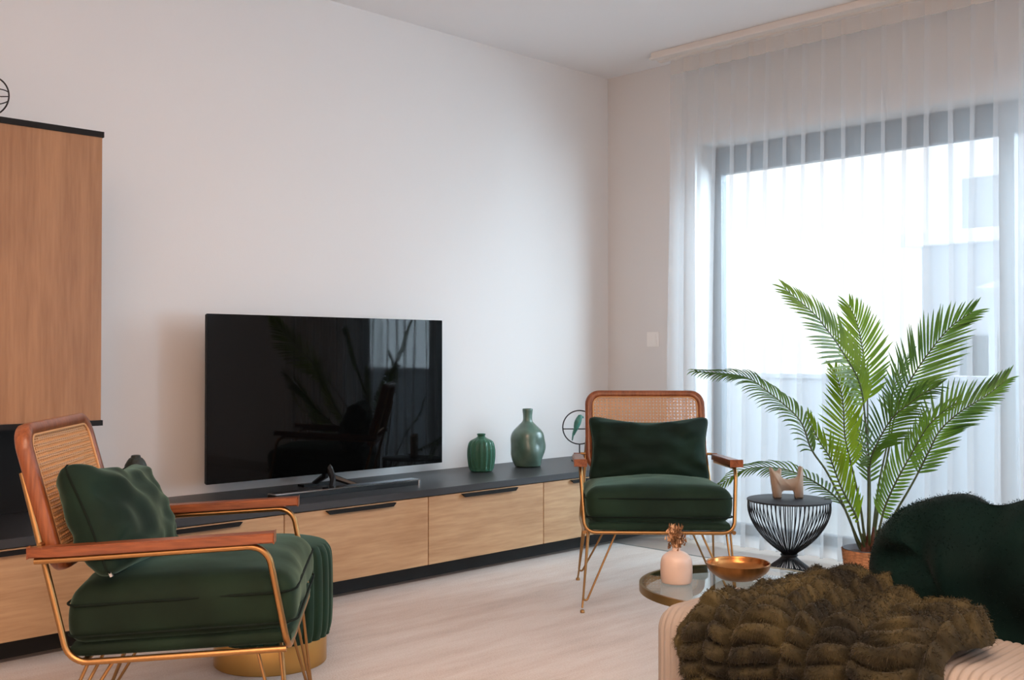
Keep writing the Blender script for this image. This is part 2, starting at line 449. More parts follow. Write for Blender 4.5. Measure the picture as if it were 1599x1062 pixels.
# outside
o = tag(MB().box(XW+.25, -3, -.2, 6.75, 7.5, -.04).build('balcony_floor', M['slab']), kind='structure')
par = MB().box(6.6, -3, -.04, 6.75, 7.5, .83).box(6.58, -3, .83, 6.77, 7.5, .86).build('balcony_parapet', M['parapet'])
tag(par, 'pale low parapet wall of the balcony outside the window', 'wall')
def house(name, label, x0, y0, z0, x1, y1, z1, wm, wins):
    r = empty(name, (x0, (y0+y1)/2, z0))
    tag(r, label, 'building')
    def part(nm, m, mt): m.v = [(a-r.location.x, b-r.location.y, c-r.location.z) for a, b, c in m.v]; return m.build(nm, mt, r)
    part('wall', MB().box(x0, y0, z0, x1, y1, z1), wm)
    part('roof', MB().box(x0-.2, y0-.2, z1, x1+.2, y1+.2, z1+.14), M['render'])
    for (a, b, c, d) in wins: part('window', MB().box(x0-.03, a, c, x0, b, d), M['render_d'] if wm is M['render'] else M['frame'])
    return r
house('low_house', 'grey low building seen faintly through the right part of the sheer curtain', 12, -2, -3, 15, 5.35, 2.25, M['render_d'],
      [(4.1, 4.9, -.2, 1.2), (2.2, 3.2, -.2, 1.2), (.2, 1.2, -.2, 1.2)])
house('tall_house', 'bleached upper storey rising behind the low grey building', 17, -4, -3, 21, 7.5, 4.6, M['render'],
      [(6.0, 6.9, 2.6, 3.8), (4.0, 4.9, 2.6, 3.8), (1.0, 2.2, 2.6, 3.8)])
aw = MB()
aw.add([(8.6, 1.4, 1.42), (8.6, 3.4, 1.50), (11.0, 3.4, 1.95), (11.0, 1.4, 1.95), (8.6, 1.4, 1.45), (8.6, 3.4, 1.53), (11.0, 3.4, 1.98), (11.0, 1.4, 1.98)],
       [(0,1,2,3), (7,6,5,4), (0,4,5,1), (1,5,6,2), (2,6,7,3), (3,7,4,0)])
awn = aw.build('awning', M['render_d']); tag(awn, 'grey sloping awning outside at the right of the window', 'awning')
for yy in (1.5, 3.3): MB().tube([(8.7, yy, -3), (8.7, yy, 1.45)], .03).build('post', M['render_d'], awn)
random.seed(3)
tb = MB()
for i in range(900):
    th = random.uniform(0, 2*PI); ph = math.acos(random.uniform(-.6, 1)); rr = random.uniform(.7, 1)*.75
    c = Vector((9.6+rr*math.sin(ph)*math.cos(th)*.7, 2.6+rr*math.sin(ph)*math.sin(th), .45+rr*math.cos(ph)))
    a = Vector((random.gauss(0, 1), random.gauss(0, 1), random.gauss(0, 1))).normalized()*.09
    b2 = a.cross(Vector((random.gauss(0, 1), random.gauss(0, 1), random.gauss(0, 1)))).normalized()*.04
    tb.add([c-a, c+b2, c+a, c-b2], [(0, 1, 2, 3)])
shrub = tb.build('shrub', M['bush']); tag(shrub, 'dim grey-green shrub outside beyond the parapet', 'shrub')
MB().tube([(9.6, 2.6, -3), (9.62, 2.55, -1.2), (9.6, 2.6, .5)], [.06, .05, .02]).build('trunk', M['trunk'], shrub)

# curtain track
t = MB().box(4.575, -.2, 2.612, 4.665, 3.545, ZC).box(4.565, -.2, 2.607, 4.60, 3.55, 2.619).box(4.64, -.2, 2.607, 4.675, 3.55, 2.619)
tag(t.build('curtain_track', M['track'], bevel=.002), 'white double rail curtain track running along the ceiling above the window', 'curtain track')

def curtain(name, label, y0, y1, xc, seed, P=.102, zlo=.012, drift=0):
    rnd = random.Random(seed)
    ztop, htape = 2.60, .075
    n = int(round((y1-y0)/P)); 
    # columns: for each pleat a list of (y, x) at the top and at the bottom
    cols = []
    for i in range(n):
        yb = y1 - i*P
        ph = rnd.uniform(-.012, .012); amp = rnd.uniform(.6, 1.3); wd = rnd.uniform(.011, .017)
        k = 5
        for j in range(k):                       # flat span
            t = j/(k)
            y = yb - t*(P-.004)
            xt = xc + .004*math.sin(PI*t)
            xb = xc + .022*amp*math.sin(PI*t*1.0+.3)
            cols.append((y, xt, y+ph, xb))
        ye = yb - P + .004
        # z-fold: forward, back, forward -> three layers
        cols.append((ye, xc, ye+ph, xc-.002))
        cols.append((ye-wd, xc-.003, ye-wd*.8+ph, xc-.016*amp))
        cols.append((ye-wd*.1, xc-.007, ye-wd*.15+ph*1.2, xc-.026*amp))
        cols.append((ye+wd*.25, xc-.010, ye+wd*.3+ph*1.2, xc-.034*amp))
    zs = [ztop, ztop-.03, ztop-htape, ztop-.12, 2.35, 2.15, 1.9, 1.6, 1.3, 1.0, .7, .4, .2, .08, zlo]
    def pt(c, z):
        w_ = ((ztop-z)/(ztop-zlo))**.8
        y = c[0]*(1-w_)+c[2]*w_; x = c[1]*(1-w_)+c[3]*w_
        y += .010*w_*math.sin(c[0]*23+z*2.1+seed)
        x += .013*w_*math.sin(c[0]*5.3+seed)+.006*w_*math.sin(c[0]*17+z*3)
        y += drift*w_*(c[0]-y0)/(y1-y0)
        return (x, y, z)
    r = empty(name, (xc, (y0+y1)/2, 0))
    off = r.location
    sub = lambda p: (p[0]-off.x, p[1]-off.y, p[2])
    MB().grid([[sub(pt(c, z)) for z in zs[2:]] for c in cols]).build('curtain_cloth', M['sheer'], r, smooth=89)
    MB().grid([[sub(pt(c, z)) for z in zs[:3]] for c in cols]).build('heading_tape', M['tape'], r, smooth=60)
    # narrow stitched hem
    MB().grid([[(p[0]-.003, p[1], p[2]) for p in (sub(pt(c, z)) for z in (.07, .04, zlo))] for c in cols]).build('hem', M['sheer'], r, smooth=89)
    tag(r, label, 'curtain', 'sheer curtains at the window')
    return r
curtain('sheer_curtain', 'wide white sheer pleated curtain behind the armchair and palm', 1.66, 3.47, 4.655, 1, drift=.05)
curtain('sheer_curtain', 'white sheer curtain panel at the right edge of the photo, overlapping the wider one', .5, 1.72, 4.60, 5)

# wall switch
sw = empty('light_switch', (XW-.0, 3.727, 1.083)); tag(sw, 'small white square light switch on the wall beside the curtain', 'light switch')
MB().box(-.009, -.042, -.042, 0, .042, .042).build('plate', M['switch'], sw, bevel=.003)
MB().box(-.014, -.026, -.028, -.009, .026, .028).build('rocker', M['switch'], sw, bevel=.002)

# ------------------------------------------------------------------ low media cabinets
YF, ZT = 3.505, .413
seams = [.062, .787, 1.512, 2.238, 2.963, 3.687, 4.412]
cab_labels = ['media bench unit at the far left end, mostly beyond the photo edge',
              'oak bench drawer unit below the tall cabinet at the photo left edge',
              'oak bench drawer unit partly hidden behind the left armchair',
              'oak bench drawer unit right of the green pouf, below the television',
              'oak bench drawer unit below the small ribbed green vase',
              'oak bench drawer unit partly behind the right armchair']
for i in range(6):
    if i == 0: continue
    a, b = seams[i], seams[i+1]
    r = empty('bench_cabinet', ((a+b)/2, YF, 0))
    hw = (b-a)/2
    MB().box(-hw+.001, .022, .085, hw-.001, YW-YF-.002, ZT-.031).build('body', M['black'], r)
    MB().box(-hw+.0018, 0.004, .085, hw-.0018, .021, ZT-.034).build('drawer_front', M['oak_h'], r, bevel=.0012)
    h = MB(); h.add([(-.175, -.012, ZT-.038), (.175, -.012, ZT-.038), (.175, .003, ZT-.038), (-.175, .003, ZT-.038),
                     (-.16, -.012, ZT-.053), (.16, -.012, ZT-.053), (.16, -.008, ZT-.053), (-.16, -.008, ZT-.053)],
                    [(0,1,2,3), (7,6,5,4), (0,4,5,1), (1,5,6,2), (2,6,7,3), (3,7,4,0)])
    h.build('handle', M['black'], r)
    MB().box(-hw, .16, FZ, hw, .5, .085).build('plinth', M['plinth'], r)
    tag(r, cab_labels[i], 'cabinet', 'low oak media bench units')
r = empty('bench_end_panel', (4.62, YF, 0)); tag(r, 'plain oak end panel closing the media bench at the corner', 'panel')
MB().box(-.206, .004, .085, .208, .021, ZT-.034).build('front', M['oak_h'], r, bevel=.001)
MB().box(-.206, .16, FZ, .208, .5, .085).build('plinth', M['plinth'], r)
wt = MB().box(.787, YF-.004, ZT-.03, XW-.001, YW-.001, ZT).build('bench_worktop', M['worktop'], bevel=.002)
tag(wt, 'long dark grey worktop along the top of the media bench', 'worktop')
# tall wall cabinet
r = empty('wall_cabinet', (1.155, YF, .758)); tag(r, 'tall oak cupboard with black top and bottom at the photo left edge', 'cabinet')
MB().box(-.36, .022, .018, .358, YW-YF-.002, .974).build('body', M['oak_v'], r)
MB().box(-.36, 0, .018, .362, .02, .974).build('door', M['oak_v'], r, bevel=.001)
MB().box(-.362, -.006, .974, .366, YW-YF-.002, .993).build('top_panel', M['black'], r)
MB().box(-.362, -.006, 0, .366, YW-YF-.002, .018).build('bottom_panel', M['black'], r)
MB().box(-.36, YW-YF-.02, -.344, .36, YW-YF-.002, 0).build('niche_back', M['black'], r)

# ------------------------------------------------------------------ television, soundbar
r = empty('television', (2.713, 3.85, ZT)); tag(r, 'large black flat television on a centre stand on the bench', 'television')
MB().box(-.62, -.006, .064, .619, .006, .748).build('screen', M['tv'], r, bevel=.0015)
MB().box(-.619, .006, .065, .618, .018, .747).box(-.4, .018, .10, .4, .045, .5).build('housing', M['tvbody'], r, bevel=.003)
st = MB()
st.tube([(-.03, .01, .10), (-.03, -.03, .045), (-.09, -.10, .008)], [.016, .014, .010], 6)
st.tube([(-.03, .01, .10), (-.03, -.02, .05), (.06, -.11, .008)], [.016, .014, .010], 6)
st.tube([(-.03, .02, .15), (-.03, .03, .05), (-.03, .12, .008)], [.02, .016, .010], 6)
st.box(-.12, -.125, 0, .09, -.085, .010).box(-.10, .09, 0, .05, .14, .010)
st.build('stand', M['tvbody'], r, smooth=1)
r = empty('soundbar', (2.66, 3.685, ZT)); tag(r, 'slim black and chrome soundbar lying in front of the television', 'soundbar')
MB().box(-.37, -.032, 0, .37, .032, .022).build('body', M['tvbody'], r, bevel=.004)
MB().box(-.372, -.034, .021, .372, .028, .0265).build('chrome_top', M['chrome'], r, bevel=.002)
MB().box(.366, -.034, .0, .376, .03, .0265).build('end_cap', M['chrome'], r, bevel=.002)

# ------------------------------------------------------------------ vases, jar and bird on the bench
def curve_prof(pts, n=6):
    return [(max(p.x, 0.0005), p.z) for p in catmull([(a, 0, b) for a, b in pts], n)]
vz = MB().lathe(curve_prof([(.001, 0), (.05, .001), (.060, .02), (.067, .07), (.066, .115), (.055, .15), (.026, .168), (.019, .175), (.022, .186), (.018, .186), (.014, .174), (.02, .165), (.05, .145), (.06, .11), (.06, .07), (.05, .015), (.001, .008)]), 96,
                rib=lambda a, z: .05*math.cos(a*16)*min(1, max(0, (.172-z)/.03))*min(1, max(0, z/.02)))
v1 = vz.build('vase', M['gglass'], smooth=60); v1.location = (3.594, 3.85, ZT+.001)
tag(v1, 'small squat ribbed dark green glass vase on the bench', 'vase')
pr = curve_prof([(.001, 0), (.06, .001), (.074, .015), (.088, .07), (.092, .12), (.080, .175), (.045, .215), (.027, .235), (.024, .26), (.027, .295), (.022, .297), (.018, .26), (.02, .235), (.001, .20)])
vz = MB().lathe(pr, 72)
vz.v = [tuple(Vector(p)*(1) + Vector((p[0], p[1], 0))*(.10*noise.noise(Vector(p)*13)) ) for p in vz.v]
v2 = vz.build('vase', M['teal'], smooth=60); v2.location = (3.925, 3.85, ZT+.001); v2.rotation_euler = (0, 0, .7)
tag(v2, 'tall sage green dented bottle vase with narrow neck on the bench', 'vase')
jr = MB().lathe(curve_prof([(.001, 0), (.034, .001), (.042, .03), (.044, .12), (.040, .165), (.026, .192), (.018, .198), (.016, .205), (.010, .207), (.001, .207)]), 40, rib=lambda a, z: .03*math.cos(a*9)*math.cos(z*220))
j = jr.build('jar', M['jar'], smooth=50); j.location = (1.778, 3.80, ZT+.001); tag(j, 'dark patterned jar on the bench behind the left armchair pillow', 'jar')

def circle(c, r, n=48, ax='cam', start=0, end=2*PI):
    """circle in the vertical plane across the viewing corner of the room"""
    u = Vector((.711, -.703, 0)); 
    return [Vector(c)+u*(r*math.cos(start+(end-start)*k/n))+Vector((0, 0, r*math.sin(start+(end-start)*k/n))) for k in range(n)]
b = empty('bird_ornament', (4.331, 3.85, ZT)); tag(b, 'green parrot figure perched in a dark metal ring behind the right armchair', 'ornament')
MB().tube(circle((0, 0, .184), .092), .0035, 8, closed=True).build('ring', M['ring'], b, smooth=60)
MB().tube([(0, 0, .008), (0, 0, .094)], .0035, 8).lathe([(.001, 0), (.045, 0), (.045, .007), (.004, .009), (.001, .009)], 32).build('stand', M['ring'], b, smooth=40)
MB().tube([Vector((.711, -.703, 0))*-.09+Vector((0, 0, .175)), Vector((.711, -.703, 0))*.09+Vector((0, 0, .175))], .003, 8).build('perch', M['ring'], b, smooth=60)
u = Vector((.711, -.703, 0))
bd = MB().tube([u*.000+Vector((0, 0, z_))+u*dx for z_, dx in ((.140, -.030), (.160, -.024), (.185, -.018), (.205, -.012), (.222, -.006), (.235, .000), (.245, .006), (.252, .010))],
               [.002, .007, .015, .019, .018, .015, .014, .004], 12)
bd.tube([u*.008+Vector((0, 0, .246)), u*.020+Vector((0, 0, .240)), u*.022+Vector((0, 0, .232))], [.006, .004, .001], 8)
bd.build('bird', M['bird'], b, smooth=60)
MB().tube([u*-.022+Vector((0, 0, .19)), u*-.034+Vector((0, 0, .15)), u*-.040+Vector((0, 0, .112))], [.010, .008, .002], 8, r2=.004).build('tail', M['bird'], b, smooth=60)

b = empty('wire_ornament', (1.235, 3.75, 1.751)); tag(b, 'dark wire ring ornament on top of the tall cupboard at the photo edge', 'ornament')
MB().tube(circle((0, 0, .117), .067), .0028, 8, closed=True).build('ring', M['ring'], b, smooth=60)
MB().tube([(0, 0, .004), (0, 0, .05)], .003, 8).lathe([(.001, 0), (.035, 0), (.035, .006), (.001, .007)], 24).build('stand', M['ring'], b, smooth=40)
wr = MB()
for k, h in enumerate((-.012, -.002, .008)):
    wr.tube([u*(.067*math.cos(s)*-1)+Vector((0, 0, .117+h+.02*math.sin(s*1.0)*(k-1)*.9)) for s in [PI*q/16 for q in range(17)]], .002, 6)
wr.build('wires', M['ring'], b, smooth=60)

# ------------------------------------------------------------------ armchairs
def rounded_rect(w, h, r, n=8):
    pts = []
    for (cx, cy, a0) in ((w/2-r, h/2-r, 0), (-w/2+r, h/2-r, PI/2), (-w/2+r, -h/2+r, PI), (w/2-r, -h/2+r, 1.5*PI)):
        for k in range(n+1):
            a = a0+PI/2*k/n; pts.append((cx+r*math.cos(a), cy+r*math.sin(a)))
    return pts

def armchair(loc, rz, label, seed):
    r = empty('armchair', (loc[0], loc[1], 0), rz)
    a, za, yf, b, yc, zr = .303, .573, .241, .288, .276, .308
    yab, zab, yb, zbc, ybt, zt = -.303, .547, -.218, .289, -.329, .723
    R_ = .0078
    fr = MB()
    path = [(a, yab+.012, zab-.020), (a, yf-.012, za-.020), (b, yc, zr), (-b, yc, zr), (-a, yf-.012, za-.020), (-a, yab+.012, zab-.020)]
    fr.tube(fillet(path, [.05, .045, .045, .05]), R_, 12)
    for s in (1, -1):
        fr.tube(fillet([(s*.248, ybt-.008, zt), (s*b, yb, zbc), (s*b, yc-.004, zr)], [.055]), R_, 12)
    fr.tube([(-b, yb+.03, zbc+.001), (b, yb+.03, zbc+.001)], R_*.9, 10)
    fr.tube([(-b, yb-.068, .56), (b, yb-.068, .56)], R_*.7, 10)
    fr.build('frame', M['brass'], r, smooth=60)
    sl = (za-zab)/(yf-yab)
    for s in (1, -1):
        m = MB(); n = 16; P = []
        for i in range(n+1):
            y = yab-.002+(yf+.006-yab+.002)*i/n
            wd = .0225*(1 if i > 3 else (.45, .75, .92, .99)[i]); z0 = za+sl*(y-yf)
            P.append([(s*a-wd, y, z0-.0115), (s*a+wd, y, z0-.0115), (s*a+wd, y, z0+.0115), (s*a-wd, y, z0+.0115)])
        m.grid(P, wrap_v=True); nn = len(m.v); m.f.append((3, 2, 1, 0)); m.f.append((nn-4, nn-3, nn-2, nn-1))
        m.build('arm_rest', M['walnut'], r, bevel=.003)
    # backrest: rounded wooden hoop with woven cane, leaning back
    p0 = Vector((0, -.241, .492)); p1 = Vector((0, -.336, .838))
    L_ = (p1-p0).length; up = (p1-p0).normalized(); nrm = Vector((0, up.z, -up.y)); ctr = (p0+p1)/2
    Mx = Matrix(((1, 0, 0, 0), (0, nrm.y, up.y, 0), (0, nrm.z, up.z, 0), (0, 0, 0, 1)))
    Mx = Matrix.Translation(ctr-nrm*.012) @ Mx
    W_ = .53; H_ = L_; m = MB()
    outer = rounded_rect(W_, H_, .062); inner = rounded_rect(W_-.066, H_-.06, .038)
    T_ = .018
    prof = []
    P = []
    for (ox, oz), (ix, iz) in zip(outer, inner):
        mx_, mz_ = (ox+ix)/2, (oz+iz)/2; hx, hz = (ox-ix)/2, (oz-iz)/2
        row = []
        for k in range(12):
            an = 2*PI*k/12; ca, sa = math.cos(an), math.sin(an)
            ca = math.copysign(abs(ca)**.6, ca); sa = math.copysign(abs(sa)**.6, sa)
            row.append((mx_+hx*ca, T_*sa, mz_+hz*ca))
        P.append(row)
    m.grid(P, wrap_u=True, wrap_v=True)
    xform(m, Mx); bk = m.build('backrest_frame', M['walnut_z'], r, smooth=60)
    cn = MB(); iw, ih = (W_-.062)/2, (H_-.056)/2; p = .0152; y_ = .008
    def lim(c, other):     # keep strands inside the rounded corners
        return other
    def strand(x0, z0, x1, z1, wd, y):
        d = Vector((x1-x0, 0, z1-z0)).normalized(); q = Vector((-d.z, 0, d.x))*wd/2
        A, B = Vector((x0, y, z0)), Vector((x1, y, z1)); th = Vector((0, .0007, 0))
        vs = [A-q-th, A+q-th, B+q-th, B-q-th, A-q+th, A+q+th, B+q+th, B-q+th]
        cn.add(vs, [(3,2,1,0),(4,5,6,7),(0,1,5,4),(1,2,6,5),(2,3,7,6),(3,0,4,7)])
    rc = .036
    def half(c, hw, oh):
        k = abs(c)-(hw-rc)
        return oh if k <= 0 else oh-rc+math.sqrt(max(0, rc*rc-k*k))
    n = int(iw/p)
    for i in range(-n, n+1):
        hz = half(i*p, iw, ih)
        for d in (-.0028, .0028): strand(i*p+d, -hz, i*p+d, hz, .0026, y_)
    n = int(ih/p)
    for i in range(-n, n+1):
        hx = half(i*p, ih, iw)
        for d in (-.0028, .0028): strand(-hx, i*p+d, hx, i*p+d, .0026, y_+.0012)
    for sgn in (1, -1):
        k = -iw-ih
        while k < iw+ih:
            # line x = k + sgn*z
            zs_ = sorted([max(-ih, min(ih, (-iw-k)*sgn)), max(-ih, min(ih, (iw-k)*sgn))])
            if zs_[1]-zs_[0] > .03:
                zA, zB = zs_[0]+.009, zs_[1]-.009
                strand(k+sgn*zA, zA, k+sgn*zB, zB, .0011, y_-.001)
            k += p
    xform(cn, Mx); cn.build('cane_panel', M['cane'], bk)
    bead = MB().tube([(x*(1-.0), y_+.004, z) for x, z in rounded_rect(W_-.070, H_-.064, .036)], .0035, 8, closed=True)
    xform(bead, Mx); bead.build('cane_edging', M['cane'], bk, smooth=60)
    # seat
    tilt = Matrix.Rotation(math.radians(2.2), 4, 'X')
    sb = softbox(.545, .505, .034, .015, 8, .004); xform(sb, Matrix.Translation((0, .03, .321)) @ tilt)
    sb.build('seat_base', M['velvet'], r, smooth=60)
    cu = softbox(.555, .515, .122, .040, 20, .036, .012, seed*3.1, .004)
    for i, (x, y, z) in enumerate(cu.v):       # front edge rounder and lower
        pass
    xform(cu, Matrix.Translation((0, .030, .399)) @ Matrix.Rotation(math.radians(2.6), 4, 'X'))
    sc_ = cu.build('seat_cushion', M['velvet'], r, smooth=80)
    pp = MB()
    for zz in (.030, -.042):
        pts = [(x, y, zz) for x, y in rounded_rect(.569, .528, .048)]
        pp.tube(pts, .0030, 6, closed=True)
    xform(pp, Matrix.Translation((0, .030, .399)) @ Matrix.Rotation(math.radians(2.6), 4, 'X'))
    pp.build('piping', M['piping'], sc_, smooth=60)
    # hairpin legs
    fx, fyf, fyr = .298, .288, -.298
    for s in (1, -1):
        for (fy, yt, dy, zt_) in ((fyf, yc-.02, -1, zr), (fyr, yb+.04, 1, zbc)):
            foot = Vector((s*fx, fy, .006)); lg = MB(); rr = .0042
            A = Vector((s*(b-.012), yt, zt_)); B = Vector((s*(b-.02), yt+dy*.055, zt_)); D = Vector((s*(b-.125), yt+dy*.01, zt_))
            u1 = (A-foot).normalized(); u2 = (D-foot).normalized()
            lg.tube(fillet([A, foot, D], [.009], 8), rr, 8)
            lg.tube([B, foot+Vector((0, dy*.008, .010))], rr, 8)
            lg.lathe([(.001, 0), (.009, 0), (.009, .008), (.006, .012), (.001, .012)], 12, (foot.x, foot.y, 0))
            lg.build('leg', M['brass'], r, smooth=60)
    tag(r, label, 'armchair', 'cane back velvet armchairs')
    return r

ch1 = armchair((1.336, 2.533), math.radians(-128.4), 'near armchair at left seen from its side, green velvet and cane back', 1)
ch2 = armchair((3.479, 2.692), math.radians(133.4), 'far armchair by the curtain facing the viewer, green velvet and cane back', 2)

def pillow_mesh(w, h, t, ear=.20, n=44, wr=.008, seed=0, sag=0.0):
    """soft scatter cushion in local x (width), z (height), y thickness"""
    m = MB(); rows = []
    def P(u, v, side):
        # outline pulls in between the corners
        x = u*w/2*(1-ear*.5*(1-v*v)*abs(u)**3); z = v*h/2*(1-ear*(1-u*u)*abs(v)**3)
        x *= 1-.10*(abs(v)**8)*(abs(u)**8); z *= 1-.12*(abs(v)**8)*(abs(u)**8)
        k = (1-abs(u)**2.6)*(1-abs(v)**2.4)
        y = t/2*max(k, 0)**.45
        rad = math.hypot(u, v)
        wv = noise.noise(Vector((u*3+seed, v*3, side*2)))*wr*2 + math.sin(math.atan2(v, u)*11+3*noise.noise(Vector((u*2, v*2, seed))))*wr*min(1, rad)**3*.9*min(1, k*6)
        z -= sag*(1-u*u)
        return (x, side*(y+wv*min(1, k*4)), z)
    for side in (1, -1):
        g_ = [[P(math.sin(PI/2*(2*i/n-1)), math.sin(PI/2*(2*j/n-1)), side) for j in range(n+1)] for i in range(n+1)]
        m.grid(g_)
    edge = []
    us = [math.sin(PI/2*(2*i/n-1)) for i in range(n+1)]
    edge += [P(u_, -1, 0) for u_ in us[:-1]] + [P(1, v_, 0) for v_ in us[:-1]] + [P(u_, 1, 0) for u_ in us[::-1][:-1]] + [P(-1, v_, 0) for v_ in us[::-1][:-1]]
    return m, edge

def chair_pillow(ch, loc, rot, label, w=.53, h=.30, t=.15, seed=0, sag=.01, zipper=False):
    Mw = Matrix.Translation(ch.location) @ Matrix.Rotation(ch.rotation_euler.z, 4, 'Z') @ Matrix.Translation(loc)
    from mathutils import Euler
    Mw = Mw @ Euler(rot).to_matrix().to_4x4()
    r = empty('pillow'); r.matrix_world = Mw
    m, e = pillow_mesh(w, h, t, seed=seed, sag=sag)
    o = m.build('cover', M['velvet_l'], r, smooth=85)
    MB().tube(e, .003, 6, closed=True).build('piping', M['piping'], r, smooth=60)
    if zipper:
        MB().box(-.004, -.003, -.014, .004, .003, 0).build('zip_pull', M['metalzip'], r).location = zipper
    tag(r, label, 'pillow', 'green velvet lumbar pillows')
    return r
chair_pillow(ch2, (.0, -.150, .594), (math.radians(14), 0, math.radians(-2)), 'green velvet pillow leaning on the back of the far armchair', seed=2)
chair_pillow(ch1, (.04, -.165, .592), (math.radians(24), math.radians(-6), math.radians(-4)), 'green velvet pillow leaning on the back of the near armchair', seed=5, t=.17, h=.30, zipper=(.235, .0, -.13))

# ------------------------------------------------------------------ pouf
r = empty('pouf', (1.867, 3.006, 0)); tag(r, 'round channelled dark green velvet pouf with a gold base between bench and near armchair', 'pouf')
pf = MB().lathe(curve_prof([(.001, .085), (.17, .085), (.192, .10), (.199, .15), (.2, .25), (.197, .34), (.186, .372), (.165, .385), (.10, .392), (.001, .394)], 5), 240,
                rib=lambda a, z: -.075*(1-abs(math.sin(a*14)))**2.0*(1 if z < .36 else max(0, (.388-z)/.028)))
pf.build('cushion', M['velvet_p'], r, smooth=70)
MB().lathe([(.001, .0), (.178, .0), (.18, .002), (.18, .078), (.178, .086), (.001, .086)], 72).build('base', M['brass_base'], r, smooth=40)

# ------------------------------------------------------------------ wire side table and figurine
STX, STY = 4.235, 2.504
r = empty('side_table', (STX, STY, 0)); tag(r, 'round black wire side table with hourglass base beside the palm', 'side table')
H_ = .345
MB().lathe([(.001, H_-.009), (.180, H_-.009), (.186, H_-.006), (.186, H_-.001), (.184, H_), (.001, H_)], 72).build('table_top', M['table_top'], r, smooth=30)
def wp(t):   # radius and height along a wire, bulging bowl then flared foot
    pts = [(.181, .337), (.180, .29), (.160, .235), (.122, .18), (.075, .135), (.038, .108), (.030, .092), (.045, .072), (.085, .042), (.128, .006)]
    return pts
cp = catmull([(a_, 0, z_) for a_, z_ in wp(0)], 4)
NW = 56
for k in range(NW):
    a_ = 2*PI*k/NW
    wm = MB(); tw = .55
    wm.tube([(p.x*math.cos(a_+tw*(.345-p.z)/.345*0), p.x*math.sin(a_), p.z) for p in cp], .0022, 6)
    wm.build('wire', M['darkmetal'], r, smooth=60)
MB().tube([(.128*math.cos(2*PI*k/64), .128*math.sin(2*PI*k/64), .005) for k in range(64)], .004, 8, closed=True).build('foot_ring', M['darkmetal'], r, smooth=60)
MB().tube([(.034*math.cos(2*PI*k/32), .034*math.sin(2*PI*k/32), .095) for k in range(32)], .005, 8, closed=True).build('waist_ring', M['darkmetal'], r, smooth=60)

# abstract four legged ceramic figure: lengthwise axis along the line across the view
r = empty('figurine', (4.248, 2.517, H_+.0005), math.radians(-44.7)); tag(r, 'small beige ceramic cat-like figurine standing on the wire side table', 'figurine')
def profile_body():
    # side outline (x right, z up), extruded and bevelled
    out = [(-.065, 0), (-.033, 0), (-.031, .028), (-.024, .037), (.022, .037), (.029, .028), (.032, 0), (.066, 0), (.066, .05), (.065, .142),
           (.061, .146), (.052, .146), (.048, .142), (.046, .103), (.038, .093), (.0, .085), (-.020, .089), (-.034, .10), (-.032, .134), (-.037, .138), (-.046, .124),
           (-.062, .122), (-.076, .141), (-.083, .139), (-.081, .12), (-.075, .07), (-.069, .03)]
    return out
bm = bmesh.new()
vs = [bm.verts.new((x, -.017, z)) for x, z in profile_body()]
f = bm.faces.new(vs)
ex = bmesh.ops.extrude_face_region(bm, geom=[f])
bmesh.ops.translate(bm, verts=[v for v in ex['geom'] if isinstance(v, bmesh.types.BMVert)], vec=(0, .034, 0))
bmesh.ops.bevel(bm, geom=bm.edges[:], offset=.007, segments=4, affect='EDGES', clamp_overlap=True)
bmesh.ops.recalc_face_normals(bm, faces=bm.faces)
me = bpy.data.meshes.new('body'); bm.to_mesh(me); bm.free()
for p in me.polygons: p.use_smooth = True
me.materials.append(M['ceramic_c']); bo = bpy.data.objects.new('body', me); C.objects.link(bo); bo.parent = r
ft = MB()
for x in (-.049, .049):
    MB().box(x-.0172, -.0185, 0, x+.0172, .0185, .011).build('foot', M['ceramic_f'], r, bevel=.004)

# ------------------------------------------------------------------ coffee table, bowl, bud vase
TC = (2.434, 1.587); TZ = .38
r = empty('coffee_table', (TC[0], TC[1], 0)); tag(r, 'round glass coffee table with an antique gold rim beside the sofa arm', 'coffee table')
ring = MB(); P = []
for k in range(96):
    a_ = 2*PI*k/96
    P.append([(q*math.cos(a_), q*math.sin(a_), z_) for q, z_ in ((.252, TZ-.020), (.270, TZ-.020), (.270, TZ+.001), (.262, TZ+.001), (.262, TZ-.008), (.252, TZ-.008))])
ring.grid(P, wrap_u=True, wrap_v=True); ring.build('rim', M['brass_dark'], r, smooth=30)
MB().lathe([(.001, TZ-.008), (.261, TZ-.008), (.261, TZ), (.001, TZ)], 96).build('glass_top', M['tabglass'], r, smooth=30)
for k in range(3):
    a_ = 2*PI*k/3+.9
    MB().tube([(.252*math.cos(a_), .252*math.sin(a_), TZ-.018), (.235*math.cos(a_), .235*math.sin(a_), 0)], .008, 10).build('leg', M['brass_dark'], r, smooth=60)
MB().tube([(.235*math.cos(2*PI*k/64), .235*math.sin(2*PI*k/64), .06) for k in range(64)], .005, 8, closed=True).build('lower_ring', M['brass_dark'], r, smooth=60)

